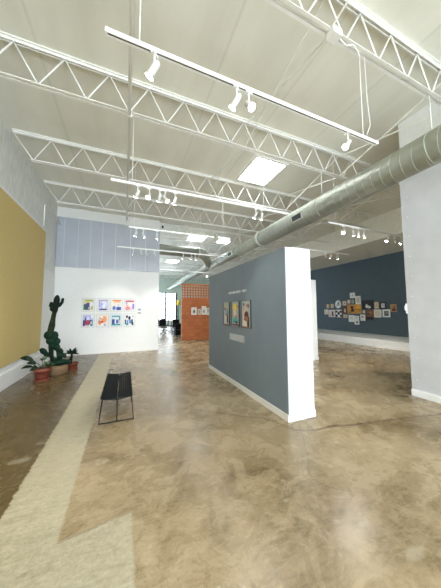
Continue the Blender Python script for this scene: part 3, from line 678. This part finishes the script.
G3 = 'three tall prints on the slate blue partition'
bgm = (.40, .43, .43)
mid = [
 (5.08, .35, 'tall print of a standing figure in white, leftmost of three on the blue partition', [((.62, .58, .54), R4(.12, .06, .5, .42)), ((.10, .20, .22), E4(.62, .55, .22, .16)), ((.25, .42, .45), E4(.5, .62, .16, .12)), ((.03, .03, .05), R4(.6, .1, .82, .42)), ((.55, .10, .06), E4(.35, .72, .1, .08)), ((.6, .4, .15), E4(.45, .80, .14, .08)), ((.45, .05, .04), R4(.45, .4, .6, .5)), ((.05, .04, .06), E4(.25, .7, .1, .05)), ((.25, .03, .03), R4(.1, .0, .9, .04))]),
 (4.59, .37, 'tall print of a yellow haired figure with teal skirt, middle of three', [((.8, .58, .10), E4(.4, .77, .3, .15)), ((.35, .25, .2), [(.7, .7), (.98, .8), (.7, .88)]), ((.75, .48, .38), R4(.3, .4, .6, .64)), ((.85, .6, .5), E4(.4, .55, .15, .1)), ((.05, .45, .46), E4(.5, .24, .36, .12)), ((.03, .25, .28), R4(.2, .14, .85, .22)), ((.5, .18, .1), E4(.62, .38, .12, .06)), ((.15, .02, .03), R4(.1, .03, .95, .09)), ((.02, .02, .03), R4(.6, .1, .75, .2))]),
 (4.105, .40, 'tall print of a figure in cream dress holding something brown, rightmost of three', [((.68, .60, .52), [(.05, .05), (.6, .05), (.45, .5), (.2, .5)]), ((.72, .45, .32), E4(.3, .55, .14, .13)), ((.02, .02, .02), R4(.62, .04, .86, .40)), ((.06, .03, .02), E4(.55, .46, .25, .15)), ((.30, .12, .07), E4(.5, .33, .26, .09)), ((.68, .42, .3), E4(.5, .75, .13, .11)), ((.07, .16, .35), E4(.25, .86, .1, .06)), ((.1, .1, .2), E4(.78, .8, .08, .08)), ((.4, .18, .06), E4(.62, .82, .1, .06)), ((.25, .1, .06), R4(.05, .0, .9, .04))])]
for y, w_, lab, sh in mid:
    art('framed_print', lab, 'framed print', G3, (2.27, y, 1.575), -PI/2, w_-.015, .56, .006, M['fb'], .001, M['vinylg'], bgm, sh, .022)
# title lettering (too small in the photo to be read) and text block
tl = thing('wall_lettering', 'line of small white title lettering on the blue partition', 'lettering', (2.27, 4.97, 2.035), -PI/2)
x = 0; g = MB(); random.seed(3)
while x < .86:
    w_ = random.choice((.014, .018, .022)); k = random.random()
    if .60 < x < .66: x = .68
    g.box((x, -.003, 0), (x+.005, 0, .05))
    if k < .7: g.box((x, -.003, .045), (x+w_, 0, .05))
    if k > .3: g.box((x, -.003, .0), (x+w_, 0, .005))
    if k > .5: g.box((x+w_-.005, -.003, 0), (x+w_, 0, .05))
    g.box((x, -.003, .022), (x+w_, 0, .027)); x += w_+.008
g.build('letters', M['vinyl'], tl)
tb = thing('wall_text', 'pale grey block of small text below the three prints', 'wall text', (2.27, 4.93, .98), -PI/2)
MB().box((0, -.003, 0), (.74, 0, .15)).build('backing', M['vinylg'], tb)
g = MB()
for k in range(6):
    x = .02
    while x < .68: w_ = random.uniform(.02, .06); g.box((x, -.005, .012+k*.023), (min(x+w_, .72), -.003, .022+k*.023)); x += w_+.012
g.build('letters', M['vinyl'], tb)

# salon hang on the deep blue wall: (Y, Z, w, h)
S = {'a':(11.55,1.92,.24,.29),'b':(11.20,1.93,.27,.30),'c':(11.71,1.54,.29,.33),'d':(11.25,1.44,.51,.48),'f':(10.73,1.44,.52,.55),'g':(10.27,2.08,.29,.29),'h':(10.29,1.65,.33,.43),'i':(10.25,1.28,.33,.23),'j':(9.71,2.54,.33,.33),'k':(9.96,2.17,.21,.23),'l':(9.70,2.17,.23,.27),'m':(9.36,2.24,.33,.50),'n':(9.62,1.72,.94,.56),'o':(9.84,1.15,.38,.42),'p':(9.49,1.06,.30,.53),'q':(9.11,1.22,.39,.42),'r':(8.79,1.96,.69,.54),'s':(9.03,1.56,.12,.17),'t':(8.69,1.38,.42,.60),'u':(8.30,1.91,.27,.39),'v':(7.97,1.90,.33,.37),'w':(8.26,1.47,.40,.44),'x':(7.81,1.48,.39,.42),'y':(7.45,1.75,.31,.41)}
K = (.01, .01, .012); OR = (.62, .27, .02); CR = (.62, .52, .36); WH = (.78, .77, .74); BR = (.2, .08, .03)
SG = 'framed pieces of the salon hang on the deep blue wall'
A = {
 'a': ('small cream picture, upper of the far left end of the salon hang', 'ft', 'cream', CR, [(BR, E4(.55, .45, .2, .2)), (WH, R4(.1, .1, .4, .8))]),
 'b': ('small cream picture beside the white oval plaque', 'ft', 'cream', (.7, .58, .4), [((.4, .2, .12), R4(.35, .3, .6, .6))]),
 'c': ('pale picture lowest at the far left end of the salon hang', 'fw', 'cream', CR, [((.35, .4, .3), R4(.2, .2, .5, .8)), (WH, R4(.5, .4, .9, .9))]),
 'd': ('pinkish white picture with a slim dark figure', 'fw', 'paper', (.68, .55, .52), [(K, E4(.62, .45, .13, .4)), ((.5, .1, .08), R4(.05, .05, .3, .2)), (K, R4(.55, .08, .8, .3))]),
 'f': ('white picture with large black blot shapes', 'fb', 'paper', WH, [(K, E4(.15, .75, .22, .14)), (K, E4(.82, .72, .22, .14)), (K, E4(.5, .5, .2, .2)), (K, E4(.15, .2, .2, .18)), (K, E4(.85, .2, .18, .15))]),
 'g': ('cream picture left of the orange piece, above a dark frame', 'ft', 'paper', (.7, .62, .5), [((.35, .25, .15), E4(.5, .5, .2, .25))]),
 'h': ('dark brown framed small picture touching the orange piece', 'fbr', 'fbr', (.1, .03, .02), [(CR, R4(.35, .15, .85, .75))]),
 'i': ('tan picture with a dark spot below the dark brown frame', 'ft', 'cream', CR, [((.15, .05, .02), E4(.62, .5, .17, .28))]),
 'j': ('white framed picture with a dark mark, topmost of the hang', 'fw', 'paper', WH, [(K, R4(.4, .25, .62, .75))]),
 'k': ('little pale picture with grey centre above the orange piece', 'ft', 'paper', WH, [((.25, .22, .2), R4(.35, .25, .75, .7))]),
 'l': ('little grey framed picture under the topmost picture', 'fb', 'cream', (.4, .42, .38), [((.1, .1, .1), R4(.3, .2, .65, .8))]),
 'm': ('tall white framed picture with cream centre', 'fw', 'paper', (.62, .55, .35), [((.45, .42, .3), R4(.35, .3, .65, .7)), ((.3, .2, .1), R4(.4, .45, .55, .55))]),
 'n': ('wide orange picture with black shapes, largest of the hang', 'ft', 'cream', OR, [(K, E4(.32, .72, .13, .16)), (K, E4(.36, .35, .14, .2)), (K, R4(.3, .5, .42, .7)), ((.25, .09, .01), R4(.55, .42, .98, .5)), ((.8, .4, .04), R4(.65, .5, .98, .95)), ((.35, .14, .01), R4(.05, .0, .28, .2)), ((.45, .2, .02), R4(.82, .2, .95, .42))]),
 'o': ('white picture with faint drawing directly below the orange piece', 'fw', 'paper', WH, [((.6, .6, .56), E4(.4, .6, .25, .2)), ((.7, .68, .5), R4(.5, .3, .8, .5))]),
 'p': ('white picture with black spot, lowest of the hang', 'fw', 'paper', WH, [(K, E4(.5, .25, .27, .14)), ((.4, .5, .3), E4(.45, .8, .22, .1))]),
 'q': ('white picture with a small red and black mark', 'fb', 'paper', WH, [((.5, .06, .05), E4(.4, .72, .14, .1)), (K, E4(.45, .6, .2, .08))]),
 'r': ('black picture with a white blossom', 'fb', 'fb', K, [(WH, E4(.45, .28, .2, .18)), (WH, E4(.6, .2, .18, .15)), (WH, E4(.38, .45, .08, .12)), ((.4, .35, .2), E4(.56, .25, .06, .06))]),
 's': ('tiny cream picture between the orange and brown pieces', 'fw', 'cream', WH, [((.4, .2, .1), E4(.5, .5, .2, .2))]),
 't': ('brown picture with black lower band, under the blossom picture', 'fbr', 'fbr', (.22, .09, .03), [(K, R4(0, 0, 1, .32)), ((.45, .2, .08), E4(.6, .75, .18, .12)), ((.08, .03, .01), E4(.3, .55, .18, .12)), ((.5, .26, .12), R4(.15, .35, .3, .45))]),
 'u': ('plain cream picture right of the blossom picture', 'ft', 'cream', (.64, .57, .42), [((.5, .44, .3), R4(.25, .2, .75, .8))]),
 'v': ('black framed picture with white mat, upper right of the hang', 'fb', 'fb', (.03, .03, .03), [(WH, R4(.2, .1, .85, .85)), ((.2, .2, .2), R4(.45, .35, .6, .65))]),
 'w': ('cream picture with a round faint loop', 'fw', 'paper', (.7, .62, .48), [((.5, .36, .22), E4(.5, .5, .28, .28)), ((.7, .62, .48), E4(.5, .5, .22, .22))]),
 'x': ('white framed picture with dark greenish centre', 'fw', 'paper', (.16, .17, .13), [((.08, .08, .07), R4(.1, .1, .9, .35)), ((.3, .3, .22), E4(.6, .6, .2, .15))]),
 'y': ('tan framed picture with dark brown shape, rightmost of the hang', 'ft', 'cream', (.50, .26, .10), [((.09, .02, .01), R4(.2, .08, .9, .45)), (BR, E4(.6, .68, .18, .18))])}
for k, (y, z, w_, h_) in S.items():
    lab, fm, mm, bgc, sh = A[k]
    wide = k in 'jmpvx'
    art('framed_picture', lab, 'framed picture', SG, (XR-.04, y, z), -PI/2, w_*.97, h_*.97, .022, M[fm], .05 if k in 'jmx' else (.02 if k in 'abciloqsuw' else .004), M[mm], bgc, sh, .03+.004*(ord(k) % 3))
ov = thing('oval_plaque', 'white oval plaque with grey relief on the salon hang', 'plaque', (XR-.04, 10.75, 2.03), -PI/2, SG)
MB().ell((0, -.01, 0), (.23, .035, .26)).build('plaque', M['fw'], ov)
MB().ell((.05, -.035, .03), (.10, .02, .13)).ell((-.08, -.03, -.08), (.05, .02, .06)).build('relief', M['vinylg'], ov)

# pictures on the clay block wall
for i, (x, z, w_, h_, fm, bgc, sh, lab) in enumerate((
    (3.60-.02, 1.62, .30, .42, 'fw', (.7, .66, .58), [(K, E4(.55, .45, .2, .32)), (K, R4(.2, .3, .6, .42))], 'white picture with black mark, leftmost on the clay block wall'),
    (3.90, 1.58, .22, .34, 'ft', (.5, .45, .35), [((.3, .25, .2), E4(.5, .5, .25, .25))], 'small tan picture, second from left on the clay block wall'),
    (4.17, 1.66, .26, .48, 'fw', (.65, .6, .5), [((.25, .15, .1), E4(.5, .35, .25, .2)), ((.8, .8, .8), E4(.5, .75, .2, .12))], 'tall cream picture, third from left on the clay block wall'),
    (4.45, 1.60, .26, .40, 'fw', (.4, .45, .42), [((.7, .65, .5), R4(.1, .05, .9, .4))], 'greyish picture beside the blue partition edge on the clay wall'))):
    art('framed_picture', lab, 'framed picture', 'pictures on the clay block wall', (x, 12.6, z), 0, w_, h_, .02, M[fm], .02, M['paper'], bgc, sh)

# ------------------------------------------------------------------ far furniture by the window
def desk(x, y, label, l=1.5):
    t = thing('desk', label, 'desk', (x, y, 0), 0, 'desks by the far window')
    MB().box((-l/2, -.35, .71), (l/2, .35, .75)).build('desk_top', M['wood'], t)
    for sx in (-1, 1):
        for sy in (-1, 1): MB().box((sx*(l/2-.06)-.02, sy*.3-.02, 0), (sx*(l/2-.06)+.02, sy*.3+.02, .71)).build('leg', M['blackm'], t)
def chair(x, y, rz, label):
    t = thing('office_chair', label, 'chair', (x, y, 0), rz, 'dark chairs by the far window')
    MB().box((-.24, -.24, .43), (.24, .24, .50)).build('seat', M['blackm'], t, bevel=.02)
    MB().box((-.23, .20, .52), (.23, .27, 1.0)).build('backrest', M['blackm'], t, bevel=.02)
    MB().tube([(0, 0, .06), (0, 0, .44)], .03, 10).build('post', M['blackm'], t)
    for k in range(5): a = k*2*PI/5; MB().tube([(0, 0, .08), (.26*math.cos(a), .26*math.sin(a), .03)], .022, 8).build('leg', M['blackm'], t)
desk(2.9, 20.0, 'wooden desk by the far window, left', 1.8); desk(3.62, 16.4, 'wooden desk near the orange wall, with dark chairs', 1.0)
for x, y, a, l in ((2.35, 19.2, 0, 'dark chair at left of the far desks'), (3.0, 19.2, .3, 'dark chair in front of the far left desk'), (3.35, 18.3, 1.4, 'dark chair in the middle of the far desks'), (3.30, 15.7, .2, 'dark chair in front of the desk near the orange wall'), (3.55, 17.4, 2.9, 'dark chair behind the others by the window'), (2.55, 17.0, .1, 'dark chair at the left edge, nearest the white far wall')):
    chair(x, y, a, l)
so = thing('sofa', 'low black sofa in the distance between desks and orange wall', 'sofa', (3.35, 14.9, 0))
MB().box((-.34, -.30, .08), (.34, .30, .42)).build('seat', M['blackm'], so, bevel=.03)
MB().box((-.34, .22, .42), (.34, .34, .78)).build('backrest', M['blackm'], so, bevel=.03)
for q in (-1, 1): MB().box((q*.36-.04, -.30, .08), (q*.36+.04, .34, .56)).build('armrest', M['blackm'], so, bevel=.02)
for q in (-1, 1):
    for r in (-.26, .28): MB().box((q*.34-.02, r-.02, 0), (q*.34+.02, r+.02, .08)).build('leg', M['blackm'], so)
sh = thing('cabinet', 'dark low cabinet just behind the orange wall edge', 'cabinet', (3.20, 13.3, 0))
MB().box((-.12, -.3, 0), (.3, .3, 1.05)).build('body', M['fbr'], sh, bevel=.01)
MB().box((-.13, -.28, .05), (-.12, .28, .95)).build('door', M['dark'], sh)
fl = thing('floor_lamp', 'yellow shaded lamp standing beside the orange wall', 'lamp', (3.78, 17.6, 0))
MB().tube([(0, 0, 0), (0, 0, .03)], .15, 20).build('base', M['blackm'], fl)
MB().tube([(0, 0, .03), (0, 0, 2.1)], .015, 8).build('pole', M['blackm'], fl)
MB()._lathe([(.17, 0), (.13, .36)], 20, (0, 0, 2.08)).build('lamp_shade', M['yellow'], fl)
tp = thing('potted_tree', 'green leafy plant under the yellow lamp in the distance', 'potted plant', (3.75, 18.1, 0))
MB()._lathe([(.13, 0), (.18, .3), (.16, .3), (.01, .28)], 20).build('pot', M['fb'], tp)
MB().tube([(0, 0, .26), (0, 0, 1.5)], .015, 8).build('trunk', M['bark'], tp)
random.seed(5); lf = MB()
for k in range(34):
    a = random.uniform(0, 2*PI); z = random.uniform(.9, 1.8); r = random.uniform(.12, .24)
    leaf(lf, (0, 0, z-.05), (r*math.cos(a), r*math.sin(a), z+.03), .05, .01, 4)
lf.build('foliage', M['leaf2'], tp)
